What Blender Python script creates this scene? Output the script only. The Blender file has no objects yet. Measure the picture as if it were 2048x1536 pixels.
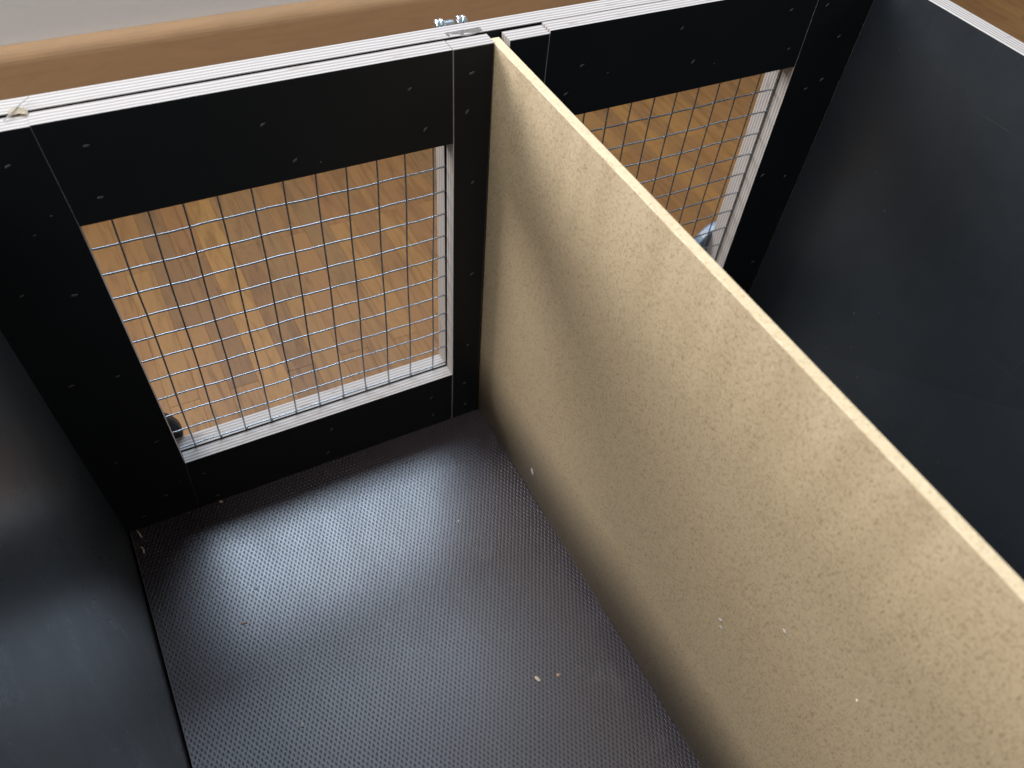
import bpy, bmesh, math, random
from mathutils import Vector, Matrix, Quaternion

# ---------------------------------------------------------------- camera, world, lights
S = bpy.context.scene
COL = S.collection
MM = 0.001
random.seed(7)

cam_d = bpy.data.cameras.new("camera")
cam = bpy.data.objects.new("camera", cam_d)
COL.objects.link(cam)
right = Vector((0.88073, -0.46554, 0.08711))
down = Vector((-0.31247, -0.70936, -0.63180))
fwd = Vector((0.35592, 0.52923, -0.77022))
M = Matrix((right, -down, -fwd)).transposed().to_4x4()
M.translation = Vector((-215.673, -398.529, 572.816)) * MM
cam.matrix_world = M
cam_d.sensor_width = 36.0
cam_d.lens = 1656.02 * 36.0 / 2048.0
cam_d.shift_x = -22.68 / 2048.0
cam_d.shift_y = 27.14 / 2048.0
cam_d.clip_start = 0.01
cam_d.clip_end = 100.0
cam_d.dof.use_dof = True
cam_d.dof.focus_distance = 0.53
cam_d.dof.aperture_fstop = 9.5
S.camera = cam

world = bpy.data.worlds.new("World")
S.world = world
world.use_nodes = True
bg = world.node_tree.nodes["Background"]
bg.inputs["Color"].default_value = (0.93, 0.965, 1.0, 1)
bg.inputs["Strength"].default_value = 0.22


def area(name, loc, target, sx, sy, power, color):
    d = bpy.data.lights.new(name, 'AREA')
    d.shape = 'RECTANGLE'
    d.size = sx
    d.size_y = sy
    d.energy = power
    d.color = color
    o = bpy.data.objects.new(name, d)
    COL.objects.link(o)
    o.location = loc
    o.rotation_euler = (Vector(target) - Vector(loc)).to_track_quat('-Z', 'Y').to_euler()
    return o


# daylight from a tall window beyond the box to the left, and a roof window above the wall ahead
area("window_daylight", (-1.5, 1.9, 1.62), (-0.1, -0.1, 0.25), 1.5, 1.25, 92, (1.0, 0.985, 0.965))
area("roof_window_daylight", (0.0, 0.78, 1.42), (-0.12, -0.05, 0.2), 0.74, 0.62, 20, (0.66, 0.81, 1.0))
area("side_fill_light", (1.75, -0.35, 1.75), (-0.2, -0.15, 0.2), 1.2, 1.2, 12, (0.93, 0.97, 1.0))  # fill lamp added to brighten the left side panel, not a known window
area("ceiling_bounce", (-1.25, -0.30, 2.05), (-0.1, -0.2, 0.2), 1.6, 1.4, 32, (1.0, 0.98, 0.95))

S.view_settings.view_transform = 'Standard'
S.view_settings.look = 'None'
S.view_settings.exposure = 0.0
S.view_settings.gamma = 1.0
S.view_settings.use_curve_mapping = False
S.cycles.max_bounces = 6
S.cycles.diffuse_bounces = 3
S.cycles.glossy_bounces = 3


# ---------------------------------------------------------------- material helpers
class NT:
    def __init__(self, name):
        self.m = bpy.data.materials.new(name)
        self.m.use_nodes = True
        self.t = self.m.node_tree
        self.b = self.t.nodes["Principled BSDF"]

    def n(self, kind, **kw):
        nd = self.t.nodes.new(kind)
        for k, v in kw.items():
            if k.startswith("i_"):
                key = k[2:]
                key = int(key) if key.isdigit() else key.replace("_", " ")
                nd.inputs[key].default_value = v
            else:
                setattr(nd, k, v)
        return nd

    def l(self, a, b):
        self.t.links.new(a, b)

    def coord(self, scale=(1, 1, 1), kind="Object", rot=(0, 0, 0)):
        c = self.n("ShaderNodeTexCoord")
        mp = self.n("ShaderNodeMapping")
        mp.inputs["Scale"].default_value = scale
        mp.inputs["Rotation"].default_value = rot
        self.l(c.outputs[kind], mp.inputs["Vector"])
        return mp.outputs["Vector"]

    def noise(self, vec, scale, detail=4, rough=0.55, dist=0.0):
        n = self.n("ShaderNodeTexNoise")
        n.inputs["Scale"].default_value = scale
        n.inputs["Detail"].default_value = detail
        n.inputs["Roughness"].default_value = rough
        n.inputs["Distortion"].default_value = dist
        if vec is not None:
            self.l(vec, n.inputs["Vector"])
        return n.outputs["Fac"]

    def ramp(self, fac, stops):
        r = self.n("ShaderNodeValToRGB")
        e = r.color_ramp.elements
        while len(e) < len(stops):
            e.new(0.5)
        for el, (p, c) in zip(e, stops):
            el.position = p
            el.color = tuple(c) + (1,) if len(c) == 3 else c
        self.l(fac, r.inputs["Fac"])
        return r.outputs["Color"]

    def mix(self, fac, a, b, blend='MIX'):
        m = self.n("ShaderNodeMix", data_type='RGBA', blend_type=blend)
        for s, v in ((m.inputs["Factor"], fac), (m.inputs[6], a), (m.inputs[7], b)):
            if hasattr(v, "links"):
                self.l(v, s)
            elif isinstance(v, (int, float)):
                s.default_value = v
            else:
                s.default_value = tuple(v) + (1,) if len(v) == 3 else v
        return m.outputs[2]

    def math(self, op, a, b=None, c=None, clamp=False):
        m = self.n("ShaderNodeMath", operation=op, use_clamp=clamp)
        for i, v in enumerate((a, b, c)):
            if v is None:
                continue
            if hasattr(v, "links"):
                self.l(v, m.inputs[i])
            else:
                m.inputs[i].default_value = v
        return m.outputs[0]

    def bump(self, h, strength=0.2, dist=0.001, normal=None):
        b = self.n("ShaderNodeBump")
        b.inputs["Strength"].default_value = strength
        b.inputs["Distance"].default_value = dist
        self.l(h, b.inputs["Height"])
        if normal is not None:
            self.l(normal, b.inputs["Normal"])
        return b.outputs["Normal"]

    def set(self, **kw):
        for k, v in kw.items():
            s = self.b.inputs[k.replace("_", " ")]
            if hasattr(v, "links"):
                self.l(v, s)
            elif isinstance(v, (int, float)):
                s.default_value = v
            else:
                s.default_value = tuple(v) + (1,) if len(v) == 3 else v
        return self.m


def mat_film(name, k, kr, scr=0.0, spec=0.5):
    t = NT(name)
    v = t.coord()
    big = t.noise(v, 14, 5, 0.6)
    fine = t.noise(v, 420, 3, 0.7)
    base = t.ramp(big, [(0.3, (0.018 * k, 0.0255 * k, 0.034 * k)), (0.75, (0.030 * k, 0.039 * k, 0.049 * k))])
    base = t.mix(t.math('MULTIPLY', fine, 0.5), base, (0.034 * k, 0.036 * k, 0.039 * k))
    # pale dust specks
    vo = t.n("ShaderNodeTexVoronoi", feature='F1')
    vo.inputs["Scale"].default_value = 75
    t.l(v, vo.inputs["Vector"])
    sp = t.math('LESS_THAN', vo.outputs["Distance"], 0.035)
    sc = t.n("ShaderNodeSeparateColor")
    t.l(vo.outputs["Color"], sc.inputs[0])
    keep = t.math('GREATER_THAN', sc.outputs[0], 0.72)
    sp = t.math('MULTIPLY', sp, keep)
    base = t.mix(t.math('MULTIPLY', sp, 0.55), base, (0.34, 0.33, 0.31))
    # fine handling scratches
    for rot, sc in (((0.5, 0.3, 0.9), (12, 900, 12)), ((-0.4, 0.8, 0.2), (14, 14, 800))):
        f = t.noise(t.coord(sc, rot=rot), 1.0, 2, 0.5, 0.3)
        f = t.ramp(f, [(0.715, (0, 0, 0)), (0.74, (1, 1, 1))])
        base = t.mix(t.math('MULTIPLY', f, scr), base, (0.22, 0.22, 0.22))
    # wipe marks: long faint streaks that change the gloss
    streak = t.noise(t.coord((6, 9, 7)), 3.0, 5, 0.65, 1.2)
    ro = t.math('MULTIPLY_ADD', streak, 0.16, kr)
    ro = t.math('MULTIPLY_ADD', fine, 0.08, ro)
    nrm = t.bump(t.noise(v, 300, 3, 0.6), 0.10, 0.0005)
    return t.set(Base_Color=base, Roughness=ro, Normal=nrm, IOR=1.5, Specular_IOR_Level=spec)


def mat_ply():
    t = NT("birch_plywood_edge")
    at = t.n("ShaderNodeAttribute", attribute_name="ply")
    v = t.coord()
    wob = t.math('MULTIPLY_ADD', t.noise(v, 45, 4, 0.7), 1.3, -0.65)
    d = t.math('ADD', at.outputs["Fac"], wob)
    s = t.math('SINE', t.math('MULTIPLY', d, 2 * math.pi / 2.75))
    k = t.math('MULTIPLY_ADD', s, 0.5, 0.5)
    along = t.noise(t.coord((20, 900, 20)), 8, 4, 0.7)
    fibre = t.noise(v, 700, 3, 0.75)
    col = t.ramp(k, [(0.0, (0.21, 0.18, 0.17)), (0.5, (0.26, 0.23, 0.22)), (0.78, (0.44, 0.425, 0.415)), (1.0, (0.53, 0.515, 0.505))])
    col = t.mix(t.math('MULTIPLY', fibre, 0.5), col, (0.36, 0.30, 0.26))
    col = t.mix(t.math('MULTIPLY', along, 0.3), col, (0.58, 0.53, 0.49))
    # a few dark core voids and knots
    blot = t.noise(t.coord((9, 60, 9)), 5, 2, 0.5)
    m = t.ramp(blot, [(0.66, (0, 0, 0)), (0.73, (1, 1, 1))])
    col = t.mix(t.math('MULTIPLY', m, 0.6), col, (0.20, 0.13, 0.09))
    nrm = t.bump(t.math('ADD', k, fibre), 0.25, 0.0003)
    return t.set(Base_Color=col, Roughness=0.75, Normal=nrm)


def mat_mdf(name, a, b, dark):
    t = NT(name)
    v = t.coord()
    big = t.noise(v, 26, 4, 0.6)
    mid = t.noise(v, 190, 5, 0.7)
    col = t.ramp(big, [(0.3, a), (0.7, b)])
    col = t.mix(t.ramp(mid, [(0.42, (0, 0, 0)), (0.72, (0.4, 0.4, 0.4))]), col, tuple(min(1, c * 1.10) for c in b))
    col = t.mix(t.math('MULTIPLY', t.ramp(t.noise(v, 520, 4, 0.8), [(0.50, (0, 0, 0)), (0.72, (1, 1, 1))]), 0.3), col, tuple(c * 0.70 for c in a))
    # bark specks and fibres in two directions
    for rot, sc, th, am in (((0.7, 0.2, 0.3), (440, 1250, 440), 0.59, 0.62), ((-0.9, 0.1, 0.2), (460, 460, 1400), 0.59, 0.62), ((1.1, 0.5, 0.4), (330, 800, 330), 0.665, 0.6)):
        f = t.noise(t.coord(sc, rot=rot), 1.0, 2, 0.5, 0.8)
        f = t.ramp(f, [(th, (0, 0, 0)), (th + 0.06, (1, 1, 1))])
        col = t.mix(t.math('MULTIPLY', f, am), col, dark)
    # pale fibres
    f = t.noise(t.coord((330, 1200, 330), rot=(0.35, 0.1, -0.4)), 1.0, 2, 0.5, 0.8)
    f = t.ramp(f, [(0.655, (0, 0, 0)), (0.72, (1, 1, 1))])
    col = t.mix(t.math('MULTIPLY', f, 0.35), col, (0.66, 0.56, 0.40))
    nrm = t.bump(mid, 0.10, 0.0004)
    return t.set(Base_Color=col, Roughness=t.math('MULTIPLY_ADD', mid, 0.2, 0.45), Normal=nrm)


def mat_mat():
    t = NT("anti_slip_film")
    v = t.coord()
    sx = t.n("ShaderNodeSeparateXYZ")
    wv = t.n("ShaderNodeVectorMath", operation='ADD')
    nz = t.n("ShaderNodeTexNoise")
    nz.inputs["Scale"].default_value = 60
    t.l(v, nz.inputs["Vector"])
    sc = t.n("ShaderNodeVectorMath", operation='SCALE')
    sc.inputs["Scale"].default_value = 0.0016
    t.l(nz.outputs["Color"], sc.inputs[0])
    t.l(v, wv.inputs[0])
    t.l(sc.outputs[0], wv.inputs[1])
    t.l(wv.outputs[0], sx.inputs[0])
    P, Q = 0.0032, 0.0058
    cx = t.math('COSINE', t.math('MULTIPLY', sx.outputs[0], 2 * math.pi / P))
    cy = t.math('COSINE', t.math('MULTIPLY', sx.outputs[1], 2 * math.pi / Q))
    h = t.math('MULTIPLY_ADD', t.math('MULTIPLY', cx, cy), 0.5, 0.5)
    dim = t.ramp(h, [(0.60, (0, 0, 0)), (0.84, (1, 1, 1))])
    dirt = t.noise(v, 16, 5, 0.65)
    fine = t.noise(v, 900, 3, 0.7)
    base = t.ramp(dirt, [(0.3, (0.027, 0.019, 0.025)), (0.75, (0.039, 0.029, 0.037))])
    base = t.mix(t.math('MULTIPLY', dim, 0.5), base, (0.006, 0.006, 0.007))  # shade inside the dimples put into the colour, and into the gloss below
    dust = t.ramp(t.noise(t.coord((1, 1, 1)), 22, 6, 0.7, 0.8), [(0.56, (0, 0, 0)), (0.74, (1, 1, 1))])
    base = t.mix(t.math('MULTIPLY', dust, 0.20), base, (0.17, 0.165, 0.165))
    gl = t.ramp(t.noise(v, 480, 2, 0.8), [(0.66, (0, 0, 0)), (0.74, (1, 1, 1))])
    base = t.mix(t.math('MULTIPLY', gl, 0.45), base, (0.28, 0.275, 0.27))
    ro = t.math('MULTIPLY_ADD', t.noise(t.coord((5, 2.2, 5)), 7, 5, 0.6), 0.14, 0.27)
    ro = t.math('MULTIPLY_ADD', fine, 0.05, ro)
    n1 = t.bump(dim, 1.0, 0.00021)
    n1.node.invert = True
    n2 = t.bump(fine, 0.15, 0.0003, n1)
    return t.set(Base_Color=base, Roughness=ro, Normal=n2, IOR=2.0, Specular_IOR_Level=t.math('MULTIPLY_ADD', dim, -0.22, 0.5))


def mat_oak(name, from_colour=True, a=(0.30, 0.165, 0.065), rough=0.46, along='Y', grain=1.0):
    t = NT(name)
    oi = t.n("ShaderNodeObjectInfo")
    c = t.n("ShaderNodeTexCoord")
    off = t.n("ShaderNodeVectorMath", operation='SCALE')
    off.inputs["Scale"].default_value = 3.7
    cmb = t.n("ShaderNodeCombineXYZ")
    t.l(oi.outputs["Random"], cmb.inputs[0])
    t.l(oi.outputs["Random"], cmb.inputs[1])
    t.l(cmb.outputs[0], off.inputs[0])
    ad = t.n("ShaderNodeVectorMath", operation='ADD')
    t.l(c.outputs["Object"], ad.inputs[0])
    t.l(off.outputs[0], ad.inputs[1])
    mp = t.n("ShaderNodeMapping")
    mp.inputs["Scale"].default_value = (1, 0.10, 1) if along == 'Y' else (0.10, 1, 1)
    t.l(ad.outputs[0], mp.inputs["Vector"])
    g1 = t.noise(mp.outputs[0], 75, 4, 0.6, 1.8)
    g2 = t.noise(mp.outputs[0], 420, 3, 0.7, 0.4)
    mp2 = t.n("ShaderNodeMapping")
    mp2.inputs["Scale"].default_value = (1, 0.35, 1) if along == 'Y' else (0.35, 1, 1)
    t.l(ad.outputs[0], mp2.inputs["Vector"])
    fig = t.noise(mp2.outputs[0], 30, 3, 0.55, 2.4)
    if from_colour:
        base = oi.outputs["Color"]
    else:
        rgb = t.n("ShaderNodeRGB")
        rgb.outputs[0].default_value = tuple(a) + (1,)
        base = rgb.outputs[0]
    col = t.mix(t.ramp(fig, [(0.3, (0, 0, 0)), (0.7, (0.6, 0.6, 0.6))]), base, t.mix(1.0, base, (1.18, 1.14, 1.05), 'MULTIPLY'))
    dk = t.mix(1.0, base, (0.62, 0.56, 0.48), 'MULTIPLY')
    col = t.mix(t.ramp(g1, [(0.50, (0, 0, 0)), (0.68, (0.62 * grain,) * 3)]), col, dk)
    col = t.mix(t.ramp(g2, [(0.55, (0, 0, 0)), (0.72, (0.4 * grain,) * 3)]), col, dk)
    ro = t.math('MULTIPLY_ADD', g2, 0.15, rough - 0.07)
    nrm = t.bump(t.math('ADD', g1, g2), 0.06, 0.0005)
    return t.set(Specular_IOR_Level=0.28, Base_Color=col, Roughness=ro, Normal=nrm)


def mat_metal(name, col, rough, metal=1.0, sc=300):
    t = NT(name)
    v = t.coord()
    n = t.noise(v, sc, 3, 0.6)
    c = t.mix(t.math('MULTIPLY', n, 0.5), col, tuple(x * 0.62 for x in col))
    return t.set(Base_Color=c, Metallic=metal, Roughness=t.math('MULTIPLY_ADD', n, 0.2, rough - 0.1))


def mat_plain(name, col, rough=0.6, var=0.35, sc=120, bumps=0.1):
    t = NT(name)
    v = t.coord()
    n = t.noise(v, sc, 4, 0.6)
    c = t.mix(t.math('MULTIPLY', n, var * 2), col, tuple(x * 0.6 for x in col))
    return t.set(Base_Color=c, Roughness=rough, Normal=t.bump(n, bumps, 0.0008))


FILM = mat_film("black_phenolic_film", 0.34, 0.38, 0.0, 0.25)
FILM_LIT = mat_film("black_film_lit_copy", 1.2, 0.18, 0.0, 0.85)  # same black film, lightened in colour so the left panel looks lit
FILM_HALF_LIT = mat_film("black_film_half_lit_copy", 0.72, 0.30, 0.07)  # same film in a middle tone; the right panel's light is in its colour
PLY = mat_ply()
MDF = mat_mdf("mdf_face", (0.430, 0.332, 0.208), (0.450, 0.348, 0.221), (0.19, 0.125, 0.062))
MDFE = mat_mdf("mdf_cut_edge", (0.60, 0.465, 0.285), (0.66, 0.525, 0.335), (0.42, 0.32, 0.18))
MATT = mat_mat()
OAK = mat_oak("oak_strip", grain=1.3)
OAKB = mat_plain("parquet_joint", (0.10, 0.055, 0.025), 0.7)
SKIRT = mat_oak("skirting_oak", False, (0.55, 0.35, 0.20), 0.5, 'X', 0.3)
WALLM = mat_plain("grey_plaster", (0.90, 0.905, 0.91), 0.9, 0.04, 90, 0.45)
WIRE = mat_metal("galvanised_wire", (0.46, 0.49, 0.53), 0.26, 0.95, 40)
ZINC = mat_metal("zinc_plate", (0.78, 0.86, 0.90), 0.25)
STAPLE = mat_plain("torn_film_chip", (0.09, 0.083, 0.08), 0.6, 0.6, 900)
BLACKP_SHEEN = mat_plain("black_plastic_sky_sheen", (0.13, 0.17, 0.23), 0.3, 0.15, 300, 0.05)  # black cap's plastic with the blue window reflection painted into its colour
BLACKP = mat_plain("black_plastic", (0.035, 0.037, 0.042), 0.32, 0.2, 300, 0.05)
PALE = mat_plain("pale_chip", (0.50, 0.49, 0.46), 0.7, 0.2, 900)
WOODC = mat_plain("wood_chip", (0.55, 0.38, 0.27), 0.7, 0.3, 900)
GLUE = mat_plain("dried_glue", (0.46, 0.45, 0.42), 0.25, 0.2, 600)
SHAV = mat_plain("pale_shaving", (0.70, 0.58, 0.42), 0.7, 0.2, 500)


# ---------------------------------------------------------------- object helpers
def empty(name, loc):
    o = bpy.data.objects.new(name, None)
    o.empty_display_size = 0.02
    COL.objects.link(o)
    o.location = Vector(loc) * MM
    return o


def link(name, me, parent=None):
    o = bpy.data.objects.new(name, me)
    COL.objects.link(o)
    if parent is not None:
        o.parent = parent
    return o


def tag(o, label, cat, group=None):
    o["label"] = label
    o["category"] = cat
    if group:
        o["group"] = group
    return o


def place(o, parent=None):
    """world-coordinate mesh: bring its origin to the parent frame"""
    if parent is not None:
        o.parent = parent
        loc = Vector((0, 0, 0))
        p = parent
        while p is not None:
            loc += Vector(p.location)
            p = p.parent
        o.location = -loc
    return o


def to_mesh(name, bm, mats, smooth=False):
    bmesh.ops.recalc_face_normals(bm, faces=bm.faces)
    me = bpy.data.meshes.new(name)
    bm.to_mesh(me)
    bm.free()
    for m in mats:
        me.materials.append(m)
    if smooth:
        for p in me.polygons:
            p.use_smooth = True
    return me


def prism(name, parent, poly, axis, d0, d1, cham=0.3, mats=None, film=(True, True), skew=None):
    """board: polygon in the two other axes, extruded along axis from d0 to d1 (mm); cut edges chamfered.
    writes the float attribute 'ply' = distance through the thickness."""
    mats = mats or (FILM, PLY)
    c = Vector((sum(p[0] for p in poly) / len(poly), sum(p[1] for p in poly) / len(poly)))
    n = len(poly)

    def inset(d):
        out = []
        for i in range(n):
            p0, p1, p2 = Vector(poly[i - 1]), Vector(poly[i]), Vector(poly[(i + 1) % n])
            e1 = (p1 - p0).normalized()
            e2 = (p2 - p1).normalized()
            n1 = Vector((-e1.y, e1.x))
            n2 = Vector((-e2.y, e2.x))
            if n1.dot(c - p1) < 0:
                n1 = -n1
            if n2.dot(c - p1) < 0:
                n2 = -n2
            b = (n1 + n2)
            k = b.dot(n1)
            out.append(p1 + b * (d / k if abs(k) > 1e-6 else 0))
        return out
    sg = 1 if d1 > d0 else -1
    rings = [(inset(cham), d0), (inset(0), d0 + sg * cham), (inset(0), d1 - sg * cham), (inset(cham), d1)]
    bm = bmesh.new()
    lay = bm.verts.layers.float.new("ply")
    R = []
    for pts, d in rings:
        ring = []
        for p in pts:
            if axis == 'Y':
                co = Vector((p[0], d, p[1]))
            elif axis == 'X':
                co = Vector((d, p[0], p[1]))
            else:
                co = Vector((p[0], p[1], d))
            if skew:
                co = skew(co)
            v = bm.verts.new(co * MM)
            v[lay] = abs(d - d0)
            ring.append(v)
        R.append(ring)
    f = bm.faces.new(R[0])
    f.material_index = 0 if film[0] else 1
    f = bm.faces.new(R[-1])
    f.material_index = 0 if film[1] else 1
    for a, b in zip(R[:-1], R[1:]):
        for i in range(n):
            f = bm.faces.new((a[i], a[(i + 1) % n], b[(i + 1) % n], b[i]))
            f.material_index = 1
    o = link(name, to_mesh(name, bm, mats))
    return place(o, parent)


def tube(bm, pts, r, n=6):
    """polyline tube, points in mm"""
    rings = []
    for i, p in enumerate(pts):
        p = Vector(p)
        a = Vector(pts[max(i - 1, 0)])
        b = Vector(pts[min(i + 1, len(pts) - 1)])
        t = (b - a).normalized()
        u = t.orthogonal() if i == 0 else (u - t * u.dot(t))
        u.normalize()
        w = t.cross(u)
        rings.append([bm.verts.new((p + (u * math.cos(2 * math.pi * k / n) + w * math.sin(2 * math.pi * k / n)) * r) * MM) for k in range(n)])
    for a, b in zip(rings[:-1], rings[1:]):
        for k in range(n):
            bm.faces.new((a[k], a[(k + 1) % n], b[(k + 1) % n], b[k]))
    bm.faces.new(rings[0])
    bm.faces.new(list(reversed(rings[-1])))


def lathe(bm, prof, centre, axis, n=32):
    """prof: (distance along axis, radius) in mm"""
    ax = Vector(axis).normalized()
    u = ax.orthogonal().normalized()
    w = ax.cross(u)
    c = Vector(centre)
    rings = []
    for d, r in prof:
        if r < 1e-6:
            rings.append([bm.verts.new((c + ax * d) * MM)])
        else:
            rings.append([bm.verts.new((c + ax * d + (u * math.cos(2 * math.pi * k / n) + w * math.sin(2 * math.pi * k / n)) * r) * MM) for k in range(n)])
    for a, b in zip(rings[:-1], rings[1:]):
        for k in range(n):
            k2 = (k + 1) % n
            if len(a) == 1 and len(b) > 1:
                bm.faces.new((a[0], b[k], b[k2]))
            elif len(b) == 1 and len(a) > 1:
                bm.faces.new((a[k], a[k2], b[0]))
            elif len(a) > 1:
                bm.faces.new((a[k], a[k2], b[k2], b[k]))


def chip_mesh(name, mat, sx, sy, sz, seed, flat=True):
    rnd = random.Random(seed)
    bm = bmesh.new()
    bmesh.ops.create_icosphere(bm, subdivisions=1, radius=1.0)
    for v in bm.verts:
        k = 0.75 + rnd.random() * 0.5
        v.co = Vector((v.co.x * sx * k, v.co.y * sy * k, max(v.co.z, -0.35 if flat else -9) * sz * k)) * MM
    return to_mesh(name, bm, (mat,))


# ---------------------------------------------------------------- setting: parquet floor, skirting, wall
FLOOR_Z = -15.0
bm = bmesh.new()
for x, y in ((-2500, -2500), (2500, -2500), (2500, 612), (-2500, 612)):
    bm.verts.new(Vector((x, y, FLOOR_Z - 2.2)) * MM)
bm.faces.new(bm.verts)
floor = link("floor", to_mesh("floor", bm, (OAKB,)))
floor["kind"] = "structure"
floor["label"] = "strip parquet floor of short oak staves"

plank_meshes = {}


def plank_mesh(L):
    key = round(L)
    if key in plank_meshes:
        return plank_meshes[key]
    bm = bmesh.new()
    w, g = 25.93, 0.24
    prof = [(0, 0, -2.0), (0, 0, -g), (g * 0.8, g * 0.8, 0)]
    rings = []
    for ix, iy, z in prof:
        rings.append([bm.verts.new(Vector((x, y, z)) * MM) for x, y in ((ix, iy), (w - ix, iy), (w - ix, L - 0.08 - iy), (ix, L - 0.08 - iy))])
    for a, b in zip(rings[:-1], rings[1:]):
        for k in range(4):
            bm.faces.new((a[k], a[(k + 1) % 4], b[(k + 1) % 4], b[k]))
    bm.faces.new(rings[-1])
    plank_meshes[key] = to_mesh("plank", bm, (OAK,))
    return plank_meshes[key]


tones = [(0.335, 0.190, 0.072), (0.285, 0.160, 0.066), (0.385, 0.224, 0.080), (0.270, 0.150, 0.064),
         (0.345, 0.205, 0.088), (0.225, 0.135, 0.068), (0.395, 0.240, 0.092), (0.300, 0.165, 0.066)]
fixed = {(-207, 211): (0.185, 0.112, 0.060), (-207, 29): (0.33, 0.19, 0.078), (-181, 120): (0.205, 0.120, 0.062), (-181, 302): (0.255, 0.135, 0.060),
         (-207, 393): (0.20, 0.12, 0.062), (-155, 211): (0.38, 0.225, 0.078), (-155, 29): (0.385, 0.23, 0.085), (-129, 302): (0.26, 0.158, 0.075),
         (-51, 211): (0.225, 0.142, 0.072), (-25, 302): (0.27, 0.14, 0.065), (-103, 211): (0.24, 0.15, 0.075), (53, 211): (0.25, 0.135, 0.062), (105, 211): (0.21, 0.13, 0.068),
         (131, 120): (0.23, 0.14, 0.07), (209, 211): (0.20, 0.118, 0.06), (235, 302): (0.24, 0.14, 0.065), (287, 120): (0.215, 0.125, 0.062)}
rp = random.Random(3)
k = -14
ti = 0
while True:
    x0 = 1 + 26 * k
    if x0 > 1290:
        break
    ends = [-62, 120, 302, 484, 611] if k % 2 else [-62, 29, 211, 393, 575, 611]
    if x0 > 860:
        ends = [e for e in ends if e > 100]
    ti = (ti + rp.choice((2, 3, 5))) % 8
    t0 = tones[ti]
    for a, b in zip(ends[:-1], ends[1:]):
        if rp.random() < 0.35:
            t0 = rp.choice(tones)
        o = link("plank", plank_mesh(b - a), floor)
        o.location = Vector((x0, a, FLOOR_Z + rp.uniform(-0.03, 0.03))) * MM
        tn = fixed.get((x0, a)) or fixed.get((x0 + 1, a)) or fixed.get((x0 - 1, a))
        if tn is not None:
            tn = tuple(0.68 * c + 0.32 * m_ for c, m_ in zip(tn, (0.32, 0.185, 0.072)))
        else:
            f = rp.uniform(0.90, 1.05)
            tn = tuple((0.45 * c + 0.55 * m_) * f for c, m_ in zip(t0, (0.315, 0.180, 0.073)))
        o.color = (tn[0] * 0.68, tn[1] * 0.56, tn[2] * 0.40, 1)
    k += 1

# skirting board with a rounded top
bm = bmesh.new()
prof = [(597.0, FLOOR_Z), (597.0, 57)]
for i in range(7):
    a = math.pi / 2 * i / 6
    prof.append((597.0 + 13 * (1 - math.cos(a)), 57 + 15 * math.sin(a)))
prof.append((611.5, 72.5))
prof.append((611.5, FLOOR_Z))
ringsL = [[bm.verts.new(Vector((x, y, z)) * MM) for y, z in prof] for x in (-2500, 2500)]
n = len(prof)
for i in range(n):
    bm.faces.new((ringsL[0][i], ringsL[0][(i + 1) % n], ringsL[1][(i + 1) % n], ringsL[1][i]))
sk = link("skirting_board", to_mesh("skirting_board", bm, (SKIRT,)))
sk["kind"] = "structure"
sk["label"] = "brown oak skirting board along the grey wall"

bm = bmesh.new()
for x0, x1, y0, y1, z0, z1 in ((-2500, 2500, 612, 700, FLOOR_Z, 480),):
    vs = [bm.verts.new(Vector((x, y, z)) * MM) for z in (z0, z1) for y in (y0, y1) for x in (x0, x1)]
    for q in ((0, 1, 3, 2), (4, 6, 7, 5), (0, 4, 5, 1), (1, 5, 7, 3), (3, 7, 6, 2), (2, 6, 4, 0)):
        bm.faces.new([vs[i] for i in q])
wl = link("wall", to_mesh("wall", bm, (WALLM,)))
wl["kind"] = "structure"
wl["label"] = "pale grey plastered wall behind the box"

# ---------------------------------------------------------------- the plywood box
H = 336.9
T = 10.8            # inner frame thickness
Y2 = 12.8           # outer frame front
Y3 = 25.4           # outer frame back
box = empty("plywood_box", (0, -280, FLOOR_Z))
tag(box, "open black film-faced plywood box with two wire mesh windows", "box")

# base with embossed film
base = prism("base_panel", box, [(-286.6, -0.3), (296.5, -0.3), (299, -600), (-288.2, -600)], 'Z', 0, -14.8, 0.35, (MATT, PLY), (True, False))
base["label"] = "dark embossed anti-slip floor of the box"


# side walls, slightly splayed
def sk_left(co):
    f = (co.z - 0) / H
    return Vector((co.x - 9.0 * f, co.y, co.z))


def sk_right(co):
    f = co.z / H
    return Vector((co.x + 7.0 * f + (-co.y) * (0.018 + 0.040 * f), co.y, co.z))


lw = prism("side_panel", box, [(-0.6, -14.8), (-0.6, H + 0.5), (-600, H + 0.5), (-600, -14.8)], 'X', -288.6, -301, 0.5, (FILM_LIT, PLY), skew=sk_left)
rw = prism("side_panel", box, [(-0.6, -14.8), (-0.6, H), (-600, H), (-600, -14.8)], 'X', 297.0, 311, 0.5, (FILM_HALF_LIT, PLY), skew=sk_right)
bw = prism("back_panel", box, [(-300, -14.8), (345, -14.8), (345, H), (-312, H)], 'Y', -601, -613, 0.5)


# inner frame, boards in the plane y = 0..T
def inner(name, poly, cham=0.45, y0=0.0):
    return prism(name, box, poly, 'Y', y0, y0 + T, cham)


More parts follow.
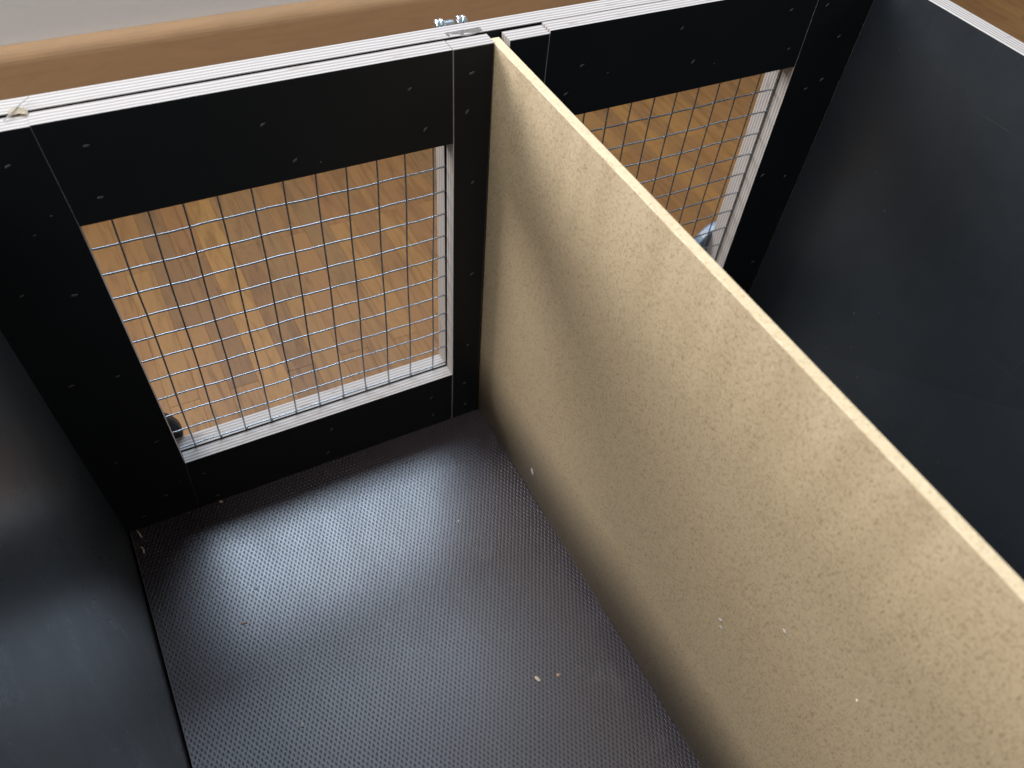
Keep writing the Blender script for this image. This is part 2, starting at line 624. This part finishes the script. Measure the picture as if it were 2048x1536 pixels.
B = {}
B['ls'] = inner("stile", [(-312, -14), (-235.2, -14), (-235.2, 0), (-233.0, 58.4), (-238.0, 276.9), (-241.3, H), (-312, H)], 0.07)
B['lt'] = inner("top_rail", [(-241.2, H + 0.4), (-237.9, 276.9), (-24.6, 276.9), (-26.4, H + 0.4)], 0.08)
B['lb'] = inner("bottom_rail", [(-234.9, -14), (-232.7, 58.4), (-20.1, 58.4), (-19.3, -14)], 0.1)
B['ms'] = inner("stile", [(-19.0, -14), (-19.8, 58.4), (-24.2, 276.9), (-25.9, H + 0.3), (-0.2, H + 0.3), (4.6, -14)], 0.32)
B['rs'] = inner("stile", [(9.7, H - 0.2), (36.0, H - 0.2), (36.0, -14), (13.2, -14)], 0.3)
B['rt'] = inner("top_rail", [(36.5, H + 1.1), (248.9, H + 1.1), (249.2, 277.2), (36.5, 277.2)], 0.1, 0.5)
B['rb'] = inner("bottom_rail", [(36.4, 58.4), (250.0, 58.4), (250.2, -14), (36.4, -14)])
B['re'] = inner("stile", [(249.5, 277.2), (249.2, H), (313, H), (306, -14), (250.5, -14)], 0.07, 0.5)

# outer frame
OX0, OX1, OX2, OX3 = -237.0, -21.5, 37.5, 248.8


def outer(name, poly, cham=0.35):
    o = prism(name, box, poly, 'Y', Y2, Y3, cham)
    return o


outer("outer_rail", [(-314, 277.6), (-314, H + 0.6), (317, H + 0.6), (317, 277.6)])
outer("outer_rail", [(-314, -14.5), (-314, 57.8), (317, 57.8), (317, -14.5)])
outer("outer_stile", [(-314, 58.1), (-234.0, 58.1), (-239.0, 277.3), (-314, 277.3)])
outer("outer_stile", [(-20.5, 58.1), (-24.8, 277.3), (36.8, 277.3), (36.8, 58.1)])
outer("outer_stile", [(249.6, 58.1), (249.0, 277.3), (317, 277.3), (317, 58.1)])

# torn veneer on the outer top edge, near the divider
bm = bmesh.new()
rv = random.Random(5)
nx = 10
grid = []
for i in range(nx + 1):
    u = i / nx
    x = -23 + 22 * u
    bulge = math.sin(math.pi * u)
    row = []
    for j in range(4):
        w = j / 3
        row.append(bm.verts.new(Vector((x, Y2 + 5.2 - (4.0 + 2.2 * bulge) * w + rv.uniform(-.2, .2), H + 0.65 + 0.5 * bulge * (0.3 + 0.7 * w) - 0.9 * bulge * w * w + rv.uniform(-.15, .15))) * MM))
    grid.append(row)
for i in range(nx):
    for j in range(3):
        bm.faces.new((grid[i][j], grid[i + 1][j], grid[i + 1][j + 1], grid[i][j + 1]))
ext = bmesh.ops.solidify(bm, geom=bm.faces[:], thickness=0.0004)
tv = place(link("torn_veneer", to_mesh("torn_veneer", bm, (PLY,))), box)
tv["label"] = "lifted flake of veneer on the outer rail"


# wire mesh, one for each window
def wire_mesh(x_first, cols, z_first, xa, xb, seed):
    rnd = random.Random(seed)
    # bottom selvage wire carries the mesh; the other wires are its sub-parts
    zt, zb = 300.0, 52.5
    zs = [z_first - 19.05 * j for j in range(-2, 11)]
    zs = [z for z in zs if zb + 1 < z < zt]
    xs = [x_first + 19.0 * i for i in range(cols)]
    root = None
    ph = [rnd.uniform(0, 6.28) for _ in range(4)]

    def hz(x, z, j):
        a = 0.35 * math.sin(x * 0.055 + ph[0] + j * 0.25) + 0.25 * math.sin(x * 2 * math.pi / 38 + ph[1])
        # kink at each crossing
        return z + a

    def vx(z, x, i):
        return x + 0.30 * math.sin(z * 0.05 + ph[2] + i) + rnd.uniform(-0.06, 0.06)
    for j, z in enumerate(reversed(zs)):
        bm = bmesh.new()
        n_ = int((xb - xa) / 9.5)
        off = rnd.uniform(-0.3, 0.3)
        pts = [(xa + (xb - xa) * i / n_, 12.75, hz(xa + (xb - xa) * i / n_, z + off, j)) for i in range(n_ + 1)]
        tube(bm, pts, 0.63, 6)
        if root is None:
            # weld knots along the selvage
            for x in xs:
                lathe(bm, [(-1.1, 0), (-0.9, 0.6), (0, 1.05), (0.9, 0.6), (1.1, 0)], (vx(z, x, 0), 12.3, z - 0.8), (0, 0, 1), 8)
        me = to_mesh("wire", bm, (WIRE,), True)
        if root is None:
            root = place(link("wire_mesh", me), box)
        else:
            place(link("wire", me), root)
    for i, x in enumerate(xs):
        bm = bmesh.new()
        off = rnd.uniform(-0.35, 0.35)
        n_ = 26
        pts = [(vx(zb + (zt - zb) * q / n_, x + off, i), 11.5, zb + (zt - zb) * q / n_) for q in range(n_ + 1)]
        tube(bm, pts, 0.63, 6)
        place(link("wire", to_mesh("wire", bm, (WIRE,), True)), root)
    return root


wm = wire_mesh(-222.62 - 19, 13, 251.33, -254, -4.5, 1)
wm["label"] = "welded wire mesh in the larger near window"
wm = wire_mesh(229.8 - 19 * 10, 12, 252.42, 22, 262, 2)
wm["label"] = "welded wire mesh in the window behind the divider"

# staple tips that broke through the film
st = [(-221.5, 321.8), (-257.1, 319.0), (-223.7, 291.6), (-136.1, 314.7), (-122.0, 288.9), (-248.3, 287.1), (-52.4, 318.7), (-43.0, 291.0), (-14.1, 321.1), (-16.0, 296.7), (-10.0, 244.5), (-6.9, 164.1), (-7.5, 88.5), (-8.8, 42.3), (-7.0, 13.3), (-38.7, 37.9), (-37.2, 13.9), (-124.4, 40.3), (-130.1, 12.0), (-244.8, 91.8), (-274.0, 83.2), (-223.7, 39.5), (-253.5, 28.7), (-273.0, 12.3), (-220.1, 7.0), (-277.6, 242.1), (-253.9, 233.8), (-276.3, 166.4), (-250.5, 163.4), (-259.2, 277.8), (134.7, 323.8), (62.1, 311.8), (150.9, 298.4), (226.3, 322.3), (236.6, 292.7), (259.0, 321.1), (283.3, 294.6), (282.8, 261.0), (269.0, 255.8), (53.0, 294.5), (82.5, 303.2), (257.0, 180.9), (284.5, 172.9), (286.8, 77.1)]
small = {(-248.3, 287.1), (-259.2, 277.8), (82.5, 303.2)}
chips = [chip_mesh("staple_tip", STAPLE, 1.9, 0.85, 0.5, s) for s in range(4)]
rs = random.Random(11)


def board_at(x, z):
    if x < 5:
        if x < -238:
            return B['ls']
        if x > -24 + (277 - z) * 0.02:
            return B['ms']
        return B['lt'] if z > 200 else B['lb']
    if x > 249:
        return B['re']
    if x < 36:
        return B['rs']
    return B['rt'] if z > 200 else B['rb']


for i, (x, z) in enumerate(st):
    par = board_at(x, z)
    o = link("staple_tip", chips[i % 4], par)
    o.rotation_mode = 'QUATERNION'
    o.rotation_quaternion = Matrix.Rotation(math.pi / 2, 3, 'X').to_quaternion() @ Quaternion((0, 0, 1), math.radians((8 if x < -200 else 38) + rs.uniform(-14, 14)))
    k_ = 0.45 if (x, z) in small else rs.uniform(0.8, 1.15)
    o.scale = (k_, k_, k_)
    y_ = 0.5 if par is B['rt'] else 0.0
    o.location = Vector((x, y_ - 0.02, z)) * MM

# zinc barrel catch behind the outer top rail
bm = bmesh.new()
yb, zb_ = Y3 + 4.6, 334.9
tube(bm, [(-23.5, yb, zb_), (-12.2, yb, zb_)], 3.0, 20)
cat = place(link("barrel_catch", to_mesh("barrel_catch", bm, (ZINC,))), box)
cat["label"] = "small zinc barrel catch on the outside of the top rail"
for xa, r in ((-23.2, 4.3), (-20.6, 4.4), (-9.6, 4.5), (-6.6, 4.4)):
    bm = bmesh.new()
    lathe(bm, [(0, 0), (0, r - 0.4), (0.35, r), (1.75, r), (2.1, r - 0.4), (2.1, 0)], (xa, yb, zb_), (1, 0, 0), 28)
    place(link("collar", to_mesh("collar", bm, (ZINC,))), cat)
bm = bmesh.new()
tube(bm, [(-9.9, yb, zb_), (-3.5, yb, zb_)], 2.4, 16)
place(link("pin", to_mesh("pin", bm, (ZINC,))), cat)

# two round plastic caps on the outside, low beside the windows
for cx, cz, R_ in ((-251.5, 64.0, 24.5), (263.5, 82.0, 27.0)):
    bm = bmesh.new()
    lathe(bm, [(0, 0), (0, R_ - 1.2), (1.2, R_), (5.5, R_), (6.2, R_ - 1.0), (6.8, R_ - 1.6), (8.5, R_ - 1.6), (11.5, R_ - 4), (14, R_ - 9), (15.2, R_ - 16), (15.5, 0)], (cx, Y3, cz), (0, 1, 0), 48)
    cp = place(link("round_cap", to_mesh("round_cap", bm, (BLACKP_SHEEN if cx > 0 else BLACKP,))), box)
    if cx > 0:
        cp["label"] = "round black cap with painted blue-grey sky sheen and bright rivet behind the far window"
        bm = bmesh.new()
        lathe(bm, [(0, 1.3), (0.6, 1.1), (0.9, 0.6), (1.0, 0)], (cx - 18.5, Y3 + 8.9, cz + 12), (-0.3, 0.9, 0.3), 12)
        bmesh.ops.translate(bm, verts=bm.verts, vec=(0, 0.0, 0))
        place(link("rivet", to_mesh("rivet", bm, (ZINC,), True)), cp)

# ---------------------------------------------------------------- the loose divider board
dv = empty("divider_board", (9, -280, 0))
tag(dv, "thin tan fibreboard divider standing upright in the slot", "board")
TD = 5.8
rj = random.Random(9)
bm = bmesh.new()
ys = [6.0, 0.0] + [-6.0 * i for i in range(1, 101)]


def dx(y, f):
    xt = 0.15 + 4.47 * (-y / 400)
    xb = 6.67 + 2.97 * (-y / 400)
    bow = 0.9 * math.sin(min(1.0, max(0.0, -y / 400)) * math.pi * 1.0) * math.sin(math.pi * f)
    return xb + (xt - xb) * f + bow


rows = []
HT = H - 0.4
for y in ys:
    j1, j2 = rj.uniform(0, 0.45), rj.uniform(0, 0.35)
    prof = []
    for f in (0.0, 0.25, 0.5, 0.75):
        prof.append((dx(y, f), HT * f + (0.3 if f == 0 else 0)))
    prof.append((dx(y, 1), HT - 0.35 - j1))
    prof.append((dx(y, 1) + 0.3 + j2, HT))
    prof.append((dx(y, 1) + TD - 0.3, HT))
    prof.append((dx(y, 1) + TD, HT - 0.4))
    for f in (0.75, 0.5, 0.25, 0.0):
        prof.append((dx(y, f) + TD, HT * f + (0.3 if f == 0 else 0)))
    rows.append([bm.verts.new(Vector((x, y, z)) * MM) for x, z in prof])
n = len(rows[0])
for a, b in zip(rows[:-1], rows[1:]):
    for k in range(n):
        f = bm.faces.new((a[k], a[(k + 1) % n], b[(k + 1) % n], b[k]))
        f.material_index = 1 if k in (4, 5, 6) else 0
        f.smooth = k in (0, 1, 2, 3, 8, 9, 10)
for r in (rows[0], rows[-1]):
    f = bm.faces.new(r)
    f.material_index = 1
panel = place(link("panel", to_mesh("panel", bm, (MDF, MDFE))), dv)

# marks and dried glue on the divider's face
for i, (y, z, sx, sy, sz, m) in enumerate(((-94.4, 27.8, 2.0, 4.2, 0.25, PALE), (-293.0, 147.5, 1.5, 1.2, 0.5, GLUE), (-295.5, 143.0, 1.9, 1.0, 0.4, GLUE), (-324.5, 198.0, 2.0, 0.8, 0.5, GLUE), (-367.9, 213.5, 0.9, 0.8, 0.7, SHAV))):
    o = link("glue_spot", chip_mesh("glue_spot", m, sx, sy, sz, 40 + i), dv)
    o.rotation_mode = 'QUATERNION'
    q = Vector((-1, 0, 0)).to_track_quat('Z', 'Y')
    o.rotation_quaternion = q @ Quaternion((0, 0, 1), math.radians((15, 40, 10, -25, 0)[i]))
    o.location = Vector((dx(y, z / HT) - 0.02, y, z)) * MM - dv.location

# ---------------------------------------------------------------- loose crumbs
crumbs = [((-217.1, -193.8), 1.15, PALE, "white crumb lying alone nearest the bottom edge of the picture", "crumb"),
          ((-46.7, -239.4), 1.15, WOODC, "pinkish wood crumb on the mat nearest the divider", "crumb"),
          ((-61.5, -235.3), 0.95, SHAV, "thin brown wood chip just left of the pinkish crumb", "chip"),
          ((-216.0, -85.5), 0.95, PALE, "white crumb on the bright part of the mat", "crumb"),
          ((-230.9, -107.9), 0.8, WOODC, "tiny brown chip a little below the white crumb on the mat", "chip"),
          ((-235.6, -150.5), 0.75, PALE, "tiny white crumb near the left side panel", "crumb"),
          ((-57.6, -96.1), 0.6, PALE, "tiny white crumb nearest the middle of the mat", "crumb"),
          ((-219.0, -2.2), 1.0, SHAV, "pale crumb against the foot of the mesh frame", "crumb")]
for i, ((x, y), s, m, lab, c) in enumerate(crumbs):
    long = 1.9 if c == "chip" else 1.0
    o = link("crumb" if c == "crumb" else "wood_chip", chip_mesh("crumb", m, 1.55 * s * long, 1.55 * s * 0.8, 1.3 * s * 0.8, 70 + i))
    o.location = Vector((x, y, 0.25 * s)) * MM
    o.rotation_euler = (0, 0, rs.uniform(0, 3))
    tag(o, lab, c, "crumbs on the mat")

# slivers in the corner and on the rail
for name, pts, r, lab in (("wood_sliver", [(-281.5, 1.0 - 3.5, 0.9), (-280.4, -6.5, 1.6), (-279.8, -9.5, 0.9)], 0.55, "pale wood sliver in the corner by the left side panel"),
                          ("wood_sliver", [(-281.8, -17.5, 0.9), (-280.8, -20.5, 1.4), (-281.2, -23.5, 0.8)], 0.6, "short pale sliver along the mat edge below the corner"),
                          ("wood_sliver", [(-251.0, 7.0, H + 0.9), (-244.0, 14.5, H + 2.2), (-238.0, 20.5, H + 2.8)], 0.28, "thin white splinter standing across the top rails")):
    bm = bmesh.new()
    tube(bm, pts, r, 5)
    tag(link(name, to_mesh(name, bm, (SHAV if r > 0.3 else PALE,))), lab, "sliver")
bm = bmesh.new()
rv = random.Random(21)
g2 = []
for i in range(7):
    u = i / 6
    g2.append([bm.verts.new(Vector((-248.5 + 8 * u + rv.uniform(-.3, .3), 9.2 + 5.0 * w + 1.0 * math.sin(u * 4), H + 0.9 + 0.7 * math.sin(math.pi * u) * (0.4 + w) + rv.uniform(-.15, .15))) * MM) for w in (0, 0.5, 1)])
for i in range(6):
    for j in range(2):
        bm.faces.new((g2[i][j], g2[i + 1][j], g2[i + 1][j + 1], g2[i][j + 1]))
bmesh.ops.solidify(bm, geom=bm.faces[:], thickness=0.0003)
tag(link("wood_shaving", to_mesh("wood_shaving", bm, (SHAV,))), "curled tan wood shaving caught in the gap between top rails", "shaving")

# sawdust: specks scattered over the mat, nobody could count them
bm = bmesh.new()
rd = random.Random(31)


def speck(x, y, s):
    a = rd.uniform(0, 6.28)
    p = []
    for k in range(3):
        aa = a + k * 2.1 + rd.uniform(-.4, .4)
        l = s * rd.uniform(.6, 1.4)
        p.append(bm.verts.new(Vector((x + l * math.cos(aa), y + l * math.sin(aa), 0.15)) * MM))
    p.append(bm.verts.new(Vector((x, y, 0.15 + s * 0.8)) * MM))
    for f in ((0, 1, 3), (1, 2, 3), (2, 0, 3), (2, 1, 0)):
        bm.faces.new([p[i] for i in f])


for i in range(90):
    speck(rd.uniform(-280, 2), -rd.random() ** 0.8 * 330, rd.uniform(0.10, 0.26))
for i in range(45):
    speck(-284 + abs(rd.gauss(0, 5)), -rd.uniform(2, 300), rd.uniform(0.15, 0.4))
for i in range(60):
    speck(rd.uniform(-275, 0), -abs(rd.gauss(0, 6)) - 0.6, rd.uniform(0.15, 0.4))
for i in range(40):
    speck(-62 + rd.gauss(0, 14), -245 + rd.gauss(0, 16), rd.uniform(0.15, 0.35))
for i in range(40):
    y = -rd.uniform(5, 300)
    speck(5.5 + 0.0075 * -y - abs(rd.gauss(0, 1.5)), y, rd.uniform(0.15, 0.35))
sd = link("sawdust", to_mesh("sawdust", bm, (PALE,)))
sd["kind"] = "stuff"
sd["label"] = "fine pale sawdust scattered over the dark mat"
sd["category"] = "sawdust"
